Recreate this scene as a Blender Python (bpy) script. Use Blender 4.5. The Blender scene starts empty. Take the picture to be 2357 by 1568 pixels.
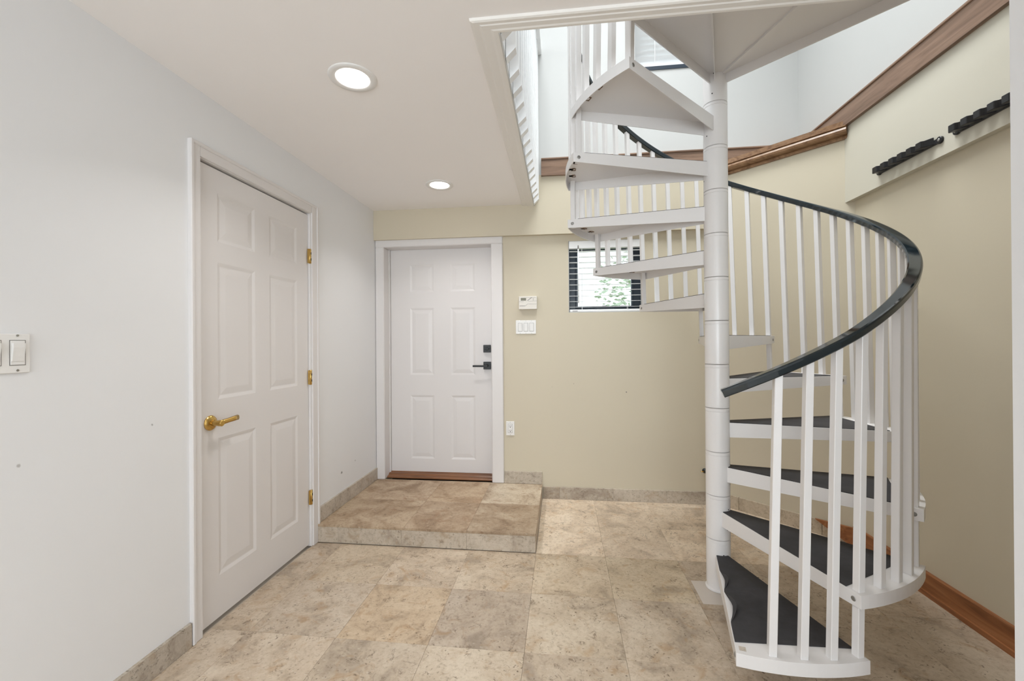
import bpy, bmesh, math, random
from mathutils import Vector, Matrix
random.seed(7)
R = math.radians
sc = bpy.context.scene
COL = sc.collection

# ------------------------------------------------------------------ camera
HC = 1.27
cam_d = bpy.data.cameras.new('camera')
cam_d.sensor_fit = 'HORIZONTAL'; cam_d.sensor_width = 36.0
cam_d.lens = 976.9 / 2357 * 36.0
cam_d.clip_start = 0.02
cam = bpy.data.objects.new('camera', cam_d); COL.objects.link(cam)
yaw, pitch, roll = R(6.58), R(0.104), R(-0.38)
f_ = Vector((-math.sin(yaw)*math.cos(pitch), math.cos(yaw)*math.cos(pitch), math.sin(pitch)))
r_ = Vector((math.cos(yaw), math.sin(yaw), 0)); u_ = r_.cross(f_)
r2 = math.cos(roll)*r_ + math.sin(roll)*u_; u2 = -math.sin(roll)*r_ + math.cos(roll)*u_
cam.matrix_world = Matrix(((r2.x, u2.x, -f_.x, 0), (r2.y, u2.y, -f_.y, 0), (r2.z, u2.z, -f_.z, HC), (0, 0, 0, 1)))
sc.camera = cam

# ------------------------------------------------------------------ world, lights, exposure
w = bpy.data.worlds.new('world'); sc.world = w; w.use_nodes = True
bgn = w.node_tree.nodes['Background']
bgn.inputs['Color'].default_value = (0.90, 0.96, 1.0, 1); bgn.inputs['Strength'].default_value = 1.8
vs = sc.view_settings
vs.view_transform = 'Standard'; vs.look = 'None'; vs.gamma = 1.0; vs.use_curve_mapping = False
vs.exposure = 0.48
sc.cycles.max_bounces = 10; sc.cycles.diffuse_bounces = 7; sc.cycles.glossy_bounces = 4
sc.cycles.sample_clamp_indirect = 6.0
sc.cycles.use_denoising = True

def area(name, loc, tgt, sx, sy, power, col):
    d = bpy.data.lights.new(name, 'AREA'); d.shape = 'RECTANGLE'; d.size = sx; d.size_y = sy
    d.energy = power; d.color = col
    o = bpy.data.objects.new(name, d); COL.objects.link(o); o.location = loc
    o.rotation_euler = (Vector(tgt) - Vector(loc)).to_track_quat('-Z', 'Y').to_euler()
    return o
DAY = (0.95, 0.985, 1.0)
# unseen area lights: upstairs daylight, with fills added overhead and behind the viewer
area('upstairs_window_light_front', (0.3, -2.80, 4.0), (0.3, 3.0, 3.7), 3.6, 1.6, 15, DAY)
area('upstairs_window_light_left', (-3.80, 1.0, 4.0), (0.0, 1.6, 3.7), 3.0, 1.6, 13, DAY)
area('stairwell_fill', (0.45, 2.30, 4.96), (0.45, 2.30, 0.0), 1.7, 1.5, 48, DAY).data.spread = 1.75   # added unseen overhead lamp, spread narrowed to brighten the lower stairwell
area('rear_fill_light', (-0.30, -3.85, 1.15), (-0.30, -2.2, 3.0), 2.2, 2.0, 74, (0.83, 0.925, 1.0))  # added unseen light behind the viewer, tilted up to brighten the ceiling

# ------------------------------------------------------------------ materials
MAT = {}
def mat(name, base=(0.8, 0.8, 0.8), rough=0.5, metal=0.0, spec=0.5, coat=0.0):
    m = bpy.data.materials.new(name); m.use_nodes = True
    b = m.node_tree.nodes['Principled BSDF']
    b.inputs['Base Color'].default_value = (*base, 1); b.inputs['Roughness'].default_value = rough
    b.inputs['Metallic'].default_value = metal; b.inputs['Specular IOR Level'].default_value = spec
    b.inputs['Coat Weight'].default_value = coat
    MAT[name] = m
    return m, m.node_tree, b
def N(nt, t, **kw):
    n = nt.nodes.new(t)
    for k, v in kw.items():
        if k in n.inputs: n.inputs[k].default_value = v
        else: setattr(n, k, v)
    return n
def ramp(nt, fac, stops):
    n = nt.nodes.new('ShaderNodeValToRGB')
    e = n.color_ramp.elements
    while len(e) < len(stops): e.new(0.5)
    for q, (p, c) in zip(e, stops): q.position = p; q.color = (*c, 1)
    nt.links.new(fac, n.inputs['Fac'])
    return n.outputs['Color']
def mix(nt, fac, a, b, blend='MIX'):
    n = nt.nodes.new('ShaderNodeMix'); n.data_type = 'RGBA'; n.blend_type = blend
    for s, v in ((n.inputs[0], fac), (n.inputs[6], a), (n.inputs[7], b)):
        if isinstance(v, (int, float)): s.default_value = v
        elif isinstance(v, tuple): s.default_value = (*v, 1)
        else: nt.links.new(v, s)
    return n.outputs[2]
def bump(nt, b, h, strength, dist=0.002):
    n = N(nt, 'ShaderNodeBump', Strength=strength, Distance=dist)
    nt.links.new(h, n.inputs['Height']); nt.links.new(n.outputs['Normal'], b.inputs['Normal'])
def wpos(nt): return nt.nodes.new('ShaderNodeNewGeometry').outputs['Position']

def paint(name, base, rough=0.55, spots=(), spec=0.35):
    m, nt, b = mat(name, base, rough, spec=spec)
    p = wpos(nt)
    n = N(nt, 'ShaderNodeTexNoise', Scale=1.7, Detail=3.0); nt.links.new(p, n.inputs['Vector'])
    c = mix(nt, n.outputs['Fac'], tuple(x*0.985 for x in base), tuple(min(1, x*1.015) for x in base))
    for (pt, r, col) in spots:
        d = N(nt, 'ShaderNodeVectorMath', operation='DISTANCE'); nt.links.new(p, d.inputs[0]); d.inputs[1].default_value = pt
        ns = N(nt, 'ShaderNodeTexNoise', Scale=90.0); nt.links.new(p, ns.inputs['Vector'])
        a = N(nt, 'ShaderNodeMath', operation='MULTIPLY_ADD'); nt.links.new(ns.outputs['Fac'], a.inputs[0]); a.inputs[1].default_value = r*1.2; nt.links.new(d.outputs['Value'], a.inputs[2])
        mr = N(nt, 'ShaderNodeMapRange'); nt.links.new(a.outputs[0], mr.inputs['Value'])
        mr.inputs['From Min'].default_value = r*1.7; mr.inputs['From Max'].default_value = r*1.1
        c = mix(nt, mr.outputs['Result'], c, col)
    nt.links.new(c, b.inputs['Base Color'])
    f = N(nt, 'ShaderNodeTexNoise', Scale=160.0, Detail=2.0); nt.links.new(p, f.inputs['Vector'])
    bump(nt, b, f.outputs['Fac'], 0.06)
    return m
GREY = (0.30, 0.29, 0.28)
paint('paint_white', (0.785, 0.79, 0.80), 0.5, [((-1.555, 2.86, 0.345), 0.011, GREY), ((-1.555, 3.06, 0.375), 0.007, (0.45, 0.44, 0.43)), ((-1.555, 1.455, 0.96), 0.005, (0.4, 0.4, 0.4)), ((-1.555, 1.052, 0.92), 0.006, (0.5, 0.49, 0.48))])
paint('paint_cream', (0.60, 0.54, 0.42), 0.5, [((0.512, 3.44, 0.862), 0.006, (0.22, 0.2, 0.17)), ((0.10, 3.44, 0.925), 0.004, (0.3, 0.27, 0.22)), ((-0.075, 3.44, 0.90), 0.003, (0.3, 0.27, 0.22))])
paint('paint_cream_lit', (0.62, 0.59, 0.50), 0.5)  # same cream paint, lightened for the daylight falling on the right band
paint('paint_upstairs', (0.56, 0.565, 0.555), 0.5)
paint('paint_ceiling', (0.91, 0.885, 0.87), 0.6)
paint('paint_trim', (0.80, 0.775, 0.735), 0.4)
paint('paint_door', (0.715, 0.69, 0.68), 0.35, spec=0.45)
paint('metal_white', (0.76, 0.74, 0.73), 0.26, spec=0.5)
mat('void_dark', (0.012, 0.010, 0.009), 0.9)
mat('handrail_vinyl', (0.008, 0.016, 0.021), 0.07, spec=0.75)
mat('brass', (0.62, 0.41, 0.13), 0.22, 1.0)
mat('black_metal', (0.008, 0.008, 0.008), 0.4)
mat('black_plastic', (0.012, 0.012, 0.014), 0.35)
mat('steel', (0.45, 0.45, 0.43), 0.35, 1.0)
mat('bolt_dark', (0.30, 0.29, 0.27), 0.45, 0.7)
mat('plate_paint', (0.60, 0.545, 0.49), 0.5)
mat('plastic_white', (0.80, 0.79, 0.77), 0.35)
mat('plastic_ivory', (0.74, 0.70, 0.64), 0.4)
mat('lcd', (0.16, 0.15, 0.10), 0.25)
mat('grey_print', (0.25, 0.24, 0.23), 0.5)
mat('frame_navy', (0.022, 0.034, 0.052), 0.35)
mat('blind_white', (0.86, 0.87, 0.88), 0.4)
mat('leaf_green', (0.45, 0.53, 0.40), 0.6)
mat('bark', (0.12, 0.09, 0.06), 0.8)
mat('lawn', (0.16, 0.20, 0.09), 0.9)
m, nt, b = mat('grout', (0.50, 0.43, 0.35), 0.9)
m, nt, b = mat('rust', (0.17, 0.10, 0.055), 0.9)
# lamp lens (gives off light)
m, nt, b = mat('lamp_lens', (1, 1, 1), 0.5)
b.inputs['Emission Color'].default_value = (1.0, 0.97, 0.92, 1); b.inputs['Emission Strength'].default_value = 9.0
# glass
m = bpy.data.materials.new('glass'); m.use_nodes = True; nt = m.node_tree; nt.nodes.clear()
o = nt.nodes.new('ShaderNodeOutputMaterial'); t = nt.nodes.new('ShaderNodeBsdfTransparent'); t.inputs['Color'].default_value = (0.93, 0.96, 0.95, 1)
g = nt.nodes.new('ShaderNodeBsdfGlossy'); g.inputs['Roughness'].default_value = 0.02
mx = nt.nodes.new('ShaderNodeMixShader'); mx.inputs[0].default_value = 0.06
nt.links.new(t.outputs[0], mx.inputs[1]); nt.links.new(g.outputs[0], mx.inputs[2]); nt.links.new(mx.outputs[0], o.inputs[0]); MAT['glass'] = m
# tread mat rubber
m, nt, b = mat('tread_rubber', (0.03, 0.03, 0.034), 0.62, spec=0.4)
p = wpos(nt); n = N(nt, 'ShaderNodeTexNoise', Scale=8.0, Detail=6.0, Roughness=0.7); nt.links.new(p, n.inputs['Vector'])
c = ramp(nt, n.outputs['Fac'], [(0.3, (0.022, 0.021, 0.023)), (0.7, (0.046, 0.045, 0.05))])
v = N(nt, 'ShaderNodeTexVoronoi', Scale=38.0); nt.links.new(p, v.inputs['Vector'])
sp = ramp(nt, v.outputs['Distance'], [(0.045, (1, 1, 1)), (0.07, (0, 0, 0))])
n2 = N(nt, 'ShaderNodeTexNoise', Scale=5.0); nt.links.new(p, n2.inputs['Vector'])
sel = ramp(nt, n2.outputs['Fac'], [(0.56, (0, 0, 0)), (0.62, (1, 1, 1))])
msk = mix(nt, 1.0, sp, sel, 'MULTIPLY')
nt.links.new(mix(nt, msk, c, (0.24, 0.23, 0.22)), b.inputs['Base Color'])
nf = N(nt, 'ShaderNodeTexNoise', Scale=350.0); nt.links.new(p, nf.inputs['Vector']); bump(nt, b, nf.outputs['Fac'], 0.25, 0.001)

def travertine(name, cols, rough, pit=1.0, stretch=(1, 1, 1)):
    m, nt, b = mat(name, cols[1], rough, spec=0.4)
    oi = nt.nodes.new('ShaderNodeObjectInfo')
    mul = N(nt, 'ShaderNodeVectorMath', operation='SCALE'); 
    cx = nt.nodes.new('ShaderNodeCombineXYZ')
    for i in range(3): nt.links.new(oi.outputs['Random'], cx.inputs[i])
    nt.links.new(cx.outputs[0], mul.inputs[0]); mul.inputs['Scale'].default_value = 37.0
    ad = N(nt, 'ShaderNodeVectorMath', operation='ADD'); nt.links.new(wpos(nt), ad.inputs[0]); nt.links.new(mul.outputs[0], ad.inputs[1])
    st = N(nt, 'ShaderNodeVectorMath', operation='MULTIPLY'); nt.links.new(ad.outputs[0], st.inputs[0]); st.inputs[1].default_value = stretch
    P = st.outputs[0]
    n1 = N(nt, 'ShaderNodeTexNoise', Scale=5.0, Detail=8.0, Roughness=0.62, Distortion=0.7); nt.links.new(P, n1.inputs['Vector'])
    c = ramp(nt, n1.outputs['Fac'], [(0.34, cols[0]), (0.47, cols[1]), (0.62, cols[2])])
    # fine grain
    n2 = N(nt, 'ShaderNodeTexNoise', Scale=52.0, Detail=6.0, Roughness=0.75, Distortion=0.4); nt.links.new(P, n2.inputs['Vector'])
    g = ramp(nt, n2.outputs['Fac'], [(0.34, (0.52, 0.475, 0.42)), (0.47, (0.93, 0.91, 0.88)), (0.56, (1, 1, 1)), (0.68, (1.12, 1.12, 1.12))])
    c = mix(nt, 0.6, c, g, 'MULTIPLY')
    # rusty clouds
    n3 = N(nt, 'ShaderNodeTexNoise', Scale=9.0, Detail=5.0, Roughness=0.6, Distortion=1.5); nt.links.new(P, n3.inputs['Vector'])
    k = ramp(nt, n3.outputs['Fac'], [(0.56, (0, 0, 0)), (0.72, (0.8, 0.8, 0.8))])
    c = mix(nt, k, c, cols[3])
    # pits: a random few cells of a warped cell pattern, plus short curved veins
    dn = N(nt, 'ShaderNodeTexNoise', Scale=26.0, Detail=4.0); nt.links.new(P, dn.inputs['Vector'])
    dm = N(nt, 'ShaderNodeVectorMath', operation='MULTIPLY_ADD'); nt.links.new(dn.outputs['Color'], dm.inputs[0]); dm.inputs[1].default_value = (.035, .035, .035); nt.links.new(P, dm.inputs[2])
    v = N(nt, 'ShaderNodeTexVoronoi', Scale=75.0); nt.links.new(dm.outputs[0], v.inputs['Vector'])
    sx = nt.nodes.new('ShaderNodeSeparateColor'); nt.links.new(v.outputs['Color'], sx.inputs[0])
    pm = ramp(nt, v.outputs['Distance'], [(0.16, (1, 1, 1)), (0.34, (0, 0, 0))])
    pick = ramp(nt, sx.outputs[0], [(0.74, (0, 0, 0)), (0.82, (pit, pit, pit))])
    n4 = N(nt, 'ShaderNodeTexNoise', Scale=6.0, Detail=3.0); nt.links.new(P, n4.inputs['Vector'])
    s4 = ramp(nt, n4.outputs['Fac'], [(0.40, (0.12, 0.12, 0.12)), (0.60, (0.9, 0.9, 0.9))])
    p1 = mix(nt, 1.0, mix(nt, 1.0, pm, pick, 'MULTIPLY'), s4, 'MULTIPLY')
    n5 = N(nt, 'ShaderNodeTexNoise', Scale=17.0, Detail=4.0, Roughness=0.55, Distortion=1.2); nt.links.new(P, n5.inputs['Vector'])
    ab = N(nt, 'ShaderNodeMath', operation='SUBTRACT'); nt.links.new(n5.outputs['Fac'], ab.inputs[0]); ab.inputs[1].default_value = 0.5
    ab2 = N(nt, 'ShaderNodeMath', operation='ABSOLUTE'); nt.links.new(ab.outputs[0], ab2.inputs[0])
    vn = ramp(nt, ab2.outputs[0], [(0.006, (0.75, 0.75, 0.75)), (0.024, (0, 0, 0))])
    n6 = N(nt, 'ShaderNodeTexNoise', Scale=22.0, Detail=2.0); nt.links.new(P, n6.inputs['Vector'])
    s6 = ramp(nt, n6.outputs['Fac'], [(0.54, (0, 0, 0)), (0.66, (1, 1, 1))])
    pits = mix(nt, 1.0, p1, mix(nt, 1.0, vn, s6, 'MULTIPLY'), 'ADD')
    c = mix(nt, pits, c, cols[4])
    # faint pale fossil flecks
    v2 = N(nt, 'ShaderNodeTexVoronoi', Scale=1.0); mp2 = N(nt, 'ShaderNodeMapping'); nt.links.new(P, mp2.inputs['Vector']); mp2.inputs['Scale'].default_value = (22, 40, 30); mp2.inputs['Rotation'].default_value = (0, 0, -0.7)
    nt.links.new(mp2.outputs[0], v2.inputs['Vector'])
    fl = ramp(nt, v2.outputs['Distance'], [(0.08, (0.5, 0.5, 0.5)), (0.16, (0, 0, 0))])
    c = mix(nt, fl, c, (0.80, 0.75, 0.66))
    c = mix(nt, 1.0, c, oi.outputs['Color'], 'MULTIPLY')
    c = mix(nt, 1.0, c, (0.755, 0.725, 0.69), 'MULTIPLY')
    nt.links.new(c, b.inputs['Base Color'])
    rr = ramp(nt, n1.outputs['Fac'], [(0.3, (rough+.1,)*3), (0.7, (rough-.08,)*3)]); nt.links.new(rr, b.inputs['Roughness'])
    iv = N(nt, 'ShaderNodeMath', operation='SUBTRACT'); iv.inputs[0].default_value = 1.0; nt.links.new(pits, iv.inputs[1])
    bump(nt, b, iv.outputs[0], 0.35, 0.002)
    return m
travertine('travertine', [(0.48, 0.41, 0.335), (0.67, 0.58, 0.475), (0.77, 0.69, 0.585), (0.52, 0.37, 0.23), (0.19, 0.14, 0.095)], 0.42)
travertine('travertine_step', [(0.38, 0.285, 0.20), (0.55, 0.44, 0.325), (0.68, 0.58, 0.45), (0.40, 0.265, 0.165), (0.22, 0.155, 0.10)], 0.55, 0.7)
travertine('travertine_base', [(0.50, 0.44, 0.38), (0.66, 0.61, 0.54), (0.74, 0.69, 0.62), (0.52, 0.42, 0.31), (0.26, 0.22, 0.18)], 0.45, 0.8)

def wood(name, c0, c1, c2, rough, axis, scale=1.0):
    m, nt, b = mat(name, c1, rough, spec=0.4)
    mp = N(nt, 'ShaderNodeMapping'); nt.links.new(wpos(nt), mp.inputs['Vector'])
    s = [26*scale]*3; s[axis] = 1.6*scale; mp.inputs['Scale'].default_value = s
    n = N(nt, 'ShaderNodeTexNoise', Scale=1.0, Detail=7.0, Roughness=0.65, Distortion=0.8); nt.links.new(mp.outputs[0], n.inputs['Vector'])
    nt.links.new(ramp(nt, n.outputs['Fac'], [(0.3, c0), (0.5, c1), (0.72, c2)]), b.inputs['Base Color'])
    bump(nt, b, n.outputs['Fac'], 0.12, 0.001)
    return m
FC = ((0.12, 0.070, 0.045), (0.23, 0.145, 0.10), (0.33, 0.215, 0.15))
wood('wood_fascia_x', *FC, 0.33, 0); wood('wood_fascia_y', *FC, 0.33, 1)
mw = wood('wood_moulding', (0.13, 0.062, 0.028), (0.25, 0.14, 0.072), (0.36, 0.215, 0.115), 0.30, 0)
[n for n in mw.node_tree.nodes if n.type == 'MAPPING'][0].inputs['Rotation'].default_value = (0, 0, R(45))
BC = ((0.17, 0.062, 0.022), (0.30, 0.115, 0.042), (0.40, 0.17, 0.07))
wood('wood_base_y', *BC, 0.4, 1); wood('wood_base_x', *BC, 0.4, 0)
wood('wood_threshold', (0.09, 0.038, 0.016), (0.20, 0.085, 0.036), (0.29, 0.13, 0.06), 0.35, 0)

# ------------------------------------------------------------------ mesh helpers
def bm_box(bm, x0, x1, y0, y1, z0, z1, bev=0.0, M=None):
    vs_ = [bm.verts.new((x, y, z)) for z in (z0, z1) for y in (y0, y1) for x in (x0, x1)]
    fs = [bm.faces.new([vs_[i] for i in q]) for q in ((0, 2, 3, 1), (4, 5, 7, 6), (0, 1, 5, 4), (2, 6, 7, 3), (0, 4, 6, 2), (1, 3, 7, 5))]
    if bev > 0:
        es = list({e for f in fs for e in f.edges})
        r = bmesh.ops.bevel(bm, geom=es, offset=bev, segments=1, affect='EDGES', profile=0.5)
        vs_ = list({v for f in r['faces'] for v in f.verts} | {v for v in vs_ if v.is_valid})
    if M is not None:
        for v in vs_: v.co = M @ v.co
    return vs_
def bm_prism(bm, poly, z0, z1, axis='z'):
    """extrude a 2-D polygon (list of pairs) along an axis between z0 and z1"""
    def P(a, b, c): return {'z': (a, b, c), 'x': (c, a, b), 'y': (a, c, b)}[axis]
    lo = [bm.verts.new(P(a, b, z0)) for a, b in poly]; hi = [bm.verts.new(P(a, b, z1)) for a, b in poly]
    bm.faces.new(lo[::-1]); bm.faces.new(hi)
    n = len(poly)
    for i in range(n): bm.faces.new((lo[i], lo[(i+1) % n], hi[(i+1) % n], hi[i]))
    return lo + hi
def bm_lathe(bm, prof, seg=32, M=None, cap=True):
    """prof = list of (r, z)"""
    rings = []
    for r, z in prof:
        rings.append([bm.verts.new((r*math.cos(2*math.pi*i/seg), r*math.sin(2*math.pi*i/seg), z)) for i in range(seg)])
    for a, b_ in zip(rings, rings[1:]):
        for i in range(seg):
            f = bm.faces.new((a[i], a[(i+1) % seg], b_[(i+1) % seg], b_[i])); f.smooth = True
    if cap:
        bm.faces.new(rings[0][::-1]); bm.faces.new(rings[-1])
    if M is not None:
        for rg in rings:
            for v in rg: v.co = M @ v.co
def bm_sweep(bm, pts, frames, sect, closed_ends=True, smooth=True):
    """sweep a closed section (list of (a,b)) along pts; frames = (A, B) vectors"""
    rings = []
    for p, (A, B) in zip(pts, frames): rings.append([bm.verts.new(p + A*a + B*b_) for a, b_ in sect])
    n = len(sect)
    for q, r in zip(rings, rings[1:]):
        for i in range(n):
            f = bm.faces.new((q[i], q[(i+1) % n], r[(i+1) % n], r[i])); f.smooth = smooth
    if closed_ends: bm.faces.new(rings[0][::-1]); bm.faces.new(rings[-1])
def obj(name, bm, material, parent=None, loc=None, sharp=None):
    bmesh.ops.recalc_face_normals(bm, faces=bm.faces[:])
    me = bpy.data.meshes.new(name); bm.to_mesh(me); bm.free()
    me.materials.append(MAT[material])
    if sharp is not None: me.set_sharp_from_angle(angle=R(sharp))
    o = bpy.data.objects.new(name, me); COL.objects.link(o)
    if parent is not None: o.parent = parent
    if loc is not None: o.location = loc
    return o
def box(name, x0, x1, y0, y1, z0, z1, material, parent=None, bev=0.0):
    bm = bmesh.new(); bm_box(bm, x0, x1, y0, y1, z0, z1, bev)
    return obj(name, bm, material, parent)
def boxes(name, lst, material, parent=None, bev=0.0):
    bm = bmesh.new()
    for q in lst: bm_box(bm, *q, bev)
    return obj(name, bm, material, parent)
def empty(name, loc=(0, 0, 0)):
    o = bpy.data.objects.new(name, None); COL.objects.link(o); o.location = loc; o.empty_display_size = 0.1
    return o
def tag(o, label, cat, group=None):
    o['label'] = label; o['category'] = cat
    if group: o['group'] = group
    return o
def struct(o, label=None):
    o['kind'] = 'structure'
    if label: o['label'] = label
    return o
def thing(name, label, cat, group=None): return tag(empty(name), label, cat, group)
RX90 = Matrix.Rotation(R(90), 4, 'X'); RY90 = Matrix.Rotation(R(90), 4, 'Y')
def T(x, y, z): return Matrix.Translation((x, y, z))

# ------------------------------------------------------------------ the setting
XL, YB, YU, XR, XU, ZC = -1.555, 3.44, 3.40, 1.81, 1.775, 2.37
ZT = 5.0; YF = -4.0; XW = -4.0; ZL = 2.124
floor = struct(box('floor', XL-.15, XR+.15, YF-.1, YB+.15, -0.12, -0.012, 'grout'), 'grouted floor bed under travertine tiles')
# floor tiles
g = 0.4065; X0, Y0 = -0.157, 1.727; gap = 0.0007
tint = {(-1, 0): (0.84, 0.82, 0.81), (-2, 0): (0.97, 0.90, 0.80), (-3, 0): (0.95, 0.94, 0.93), (-4, 0): (1.0, 0.98, 0.95), (0, 0): (1.02, 1.01, 0.98), (1, 0): (1.03, 1.02, 1.0),
        (-1, 1): (1.04, 1.02, 0.98), (-2, 1): (1.05, 1.03, 1.0), (-3, 1): (1.0, 0.98, 0.93), (0, 1): (1.05, 1.02, 0.95), (1, 1): (1.05, 1.03, 0.95), (-1, -1): (0.99, 0.98, 0.95), (-2, -1): (0.93, 0.92, 0.90)}
def tile_mesh(w_, d_):
    bm = bmesh.new(); bm_box(bm, -w_/2, w_/2, -d_/2, d_/2, -0.012, 0.0, 0.0006)
    bmesh.ops.recalc_face_normals(bm, faces=bm.faces[:])
    me = bpy.data.meshes.new('tile'); bm.to_mesh(me); bm.free(); me.materials.append(MAT['travertine']); return me
full = tile_mesh(g-gap, g-gap)
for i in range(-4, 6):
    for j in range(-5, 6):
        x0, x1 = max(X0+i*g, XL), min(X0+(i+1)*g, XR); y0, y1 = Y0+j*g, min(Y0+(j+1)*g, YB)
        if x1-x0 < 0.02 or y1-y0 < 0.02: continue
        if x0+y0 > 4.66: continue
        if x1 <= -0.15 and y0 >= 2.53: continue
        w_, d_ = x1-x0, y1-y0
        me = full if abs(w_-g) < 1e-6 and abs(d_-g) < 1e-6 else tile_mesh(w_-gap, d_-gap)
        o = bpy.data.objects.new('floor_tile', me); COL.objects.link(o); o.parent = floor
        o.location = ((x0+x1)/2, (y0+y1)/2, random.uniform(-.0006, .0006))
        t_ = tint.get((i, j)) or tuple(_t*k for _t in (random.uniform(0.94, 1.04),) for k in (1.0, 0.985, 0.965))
        if j >= 2: t_ = tuple(k*1.34 for k in t_)      # paler tiles towards the back wall, plus brightness tinted in for missing light
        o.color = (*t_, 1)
# left wall with door opening
D0, D1, DT = 1.6755, 2.4895, 2.0765
struct(boxes('wall_left', [(XL-.13, XL, YF, D0-.003, 0, ZC), (XL-.13, XL, D1+.003, YB+.15, 0, ZC), (XL-.13, XL, D0-.003, D1+.003, DT+.003, ZC)], 'paint_white'), 'white painted wall with an interior door')
# back wall, lower, with door and window openings
BD0, BD1, BDT = -1.482, -0.561, 2.078
W0, W1, WZ0, WZ1 = 0.064, 0.644, 1.497, 2.072
struct(boxes('wall_back', [(XL-.13, BD0, YB, YB+.15, 0, ZL), (BD0, BD1, YB, YB+.15, BDT, ZL), (BD1, W0, YB, YB+.15, 0, ZL), (W1, XR+.15, YB, YB+.15, 0, ZL),
     (W0, W1, YB, YB+.15, 0, WZ0), (W0, W1, YB, YB+.15, WZ1, ZL)], 'paint_cream'), 'cream painted wall behind the staircase')
# upper band of the back wall standing proud of the lower part
struct(boxes('wall_back_band', [(XL-.13, XR+.15, YU, YB+.15, ZL, 2.60)], 'paint_cream'), 'upper band of cream wall standing proud with a ledge shadow')
U0, U1, UZ0, UZ1 = 0.585, 1.45, 3.395, 4.40
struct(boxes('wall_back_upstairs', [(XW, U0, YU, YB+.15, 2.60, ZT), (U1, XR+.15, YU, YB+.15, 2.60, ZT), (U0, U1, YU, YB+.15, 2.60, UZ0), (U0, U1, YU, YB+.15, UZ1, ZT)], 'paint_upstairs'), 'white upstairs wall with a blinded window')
struct(box('wall_right', XR, XR+.15, 0.85, YB, 0, ZL, 'paint_cream'), 'cream wall to the right of the staircase')
struct(box('wall_right_band', XU, XR+.15, 0.85, YU, ZL, 2.60, 'paint_cream_lit'), 'cream band above a thin ledge, carrying rod racks')
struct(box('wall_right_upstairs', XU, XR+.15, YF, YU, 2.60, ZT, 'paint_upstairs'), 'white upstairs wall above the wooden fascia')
bm = bmesh.new(); bm_prism(bm, [(1.215, 3.44), (1.815, 2.84), (1.83, 3.46)], 0, 2.60)
struct(obj('wall_diagonal', bm, 'paint_cream'), 'narrow diagonal cream wall cutting the corner')
# near wall on the right that ends beside the viewer
struct(boxes('wall_hall', [(0.95, 1.07, YF, 1.018, 0, ZC), (1.07, XR+.15, 0.85, 1.018, 0, ZC)], 'paint_white', bev=0.003), 'white wall end beside the stairwell')
struct(boxes('wall_rear', [(XL-.13, -1.45, YF-.12, YF, 0, ZC), (0.85, 1.07, YF-.12, YF, 0, ZC), (-1.45, 0.85, YF-.12, YF, 2.2, ZC)], 'paint_white'))
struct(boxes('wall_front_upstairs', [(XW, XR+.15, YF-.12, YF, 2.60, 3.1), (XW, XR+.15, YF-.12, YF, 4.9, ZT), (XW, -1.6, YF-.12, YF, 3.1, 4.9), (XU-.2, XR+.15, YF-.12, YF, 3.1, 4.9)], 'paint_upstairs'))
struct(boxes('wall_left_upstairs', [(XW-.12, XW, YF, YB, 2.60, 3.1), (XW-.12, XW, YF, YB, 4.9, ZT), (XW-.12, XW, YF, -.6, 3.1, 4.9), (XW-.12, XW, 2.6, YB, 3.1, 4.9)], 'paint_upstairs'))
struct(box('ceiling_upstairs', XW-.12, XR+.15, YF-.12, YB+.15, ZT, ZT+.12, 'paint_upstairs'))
# ceiling slab with the stairwell opening
OX, OY = -0.207, 1.476
struct(boxes('ceiling', [(XL-.13, XR+.15, YF-.12, OY, ZC, 2.60), (XL-.13, OX, OY, YU, ZC, 2.60)], 'paint_ceiling'), 'smooth ceiling around the stairwell opening')
struct(boxes('floor_upstairs', [(XW, XL-.13, YF, YU, 2.45, 2.62), (XL-.13, OX-.002, OY, YU, 2.60, 2.62), (XL-.13, XR, YF, OY-.002, 2.60, 2.62)], 'paint_upstairs'))
# moulded trim round the opening
def trim_profile(wd): return [(0, 0), (.002, -.009), (.008, -.012), (wd*.33, -.0115), (wd*.40, -.014), (wd*.70, -.014), (wd*.80, -.0165), (wd-.003, -.0165), (wd, -.013), (wd, .0)]
bm = bmesh.new(); bm_prism(bm, [(OX-.097+a, ZC+b_) for a, b_ in trim_profile(.097)], OY-.060, YU, axis='y')
for v in bm.verts:
    if v.co.y < OY: v.co.y = OY-.060*(1-(v.co.x-(OX-.097))/.097)
struct(obj('trim_1', bm, 'paint_trim'), 'painted moulding along the side of the stairwell opening')
bm = bmesh.new(); bm_prism(bm, [(OY-.060+a, ZC+b_) for a, b_ in trim_profile(.060)], OX-.097, XR, axis='x')
for v in bm.verts:
    if v.co.x < OX: v.co.x = OX-.097*(1-(v.co.y-(OY-.060))/.060)
struct(obj('trim_2', bm, 'paint_trim'), 'painted moulding along the front of the stairwell opening')
box('rim_board', OX-.002, OX+.003, OY, YU, ZC-.018, 2.62, 'paint_upstairs', bpy.data.objects['trim_1'])
# wooden fascia of the upstairs ledge
t3 = struct(boxes('trim_3', [(OX+.06, 1.30, YU-.022, YU, 2.586, 2.712)], 'wood_fascia_x'), 'dark wooden fascia along the back wall')
box('cap_strip', OX+.06, 1.62, YU-.030, YU, 2.710, 2.724, 'wood_fascia_x', t3, 0.003)
boxes('fascia_end_board', [(1.30, XU, YU-.022, YU, 2.60, 2.712)], 'wood_fascia_x', t3)
t4 = struct(boxes('trim_4', [(XU-.022, XU, 0.86, YU-.03, 2.592, 2.712)], 'wood_fascia_y'), 'dark wooden fascia along the right wall')
box('cap_strip', XU-.030, XU, 0.86, YU-.04, 2.710, 2.724, 'wood_fascia_y', t4, 0.003)
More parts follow.
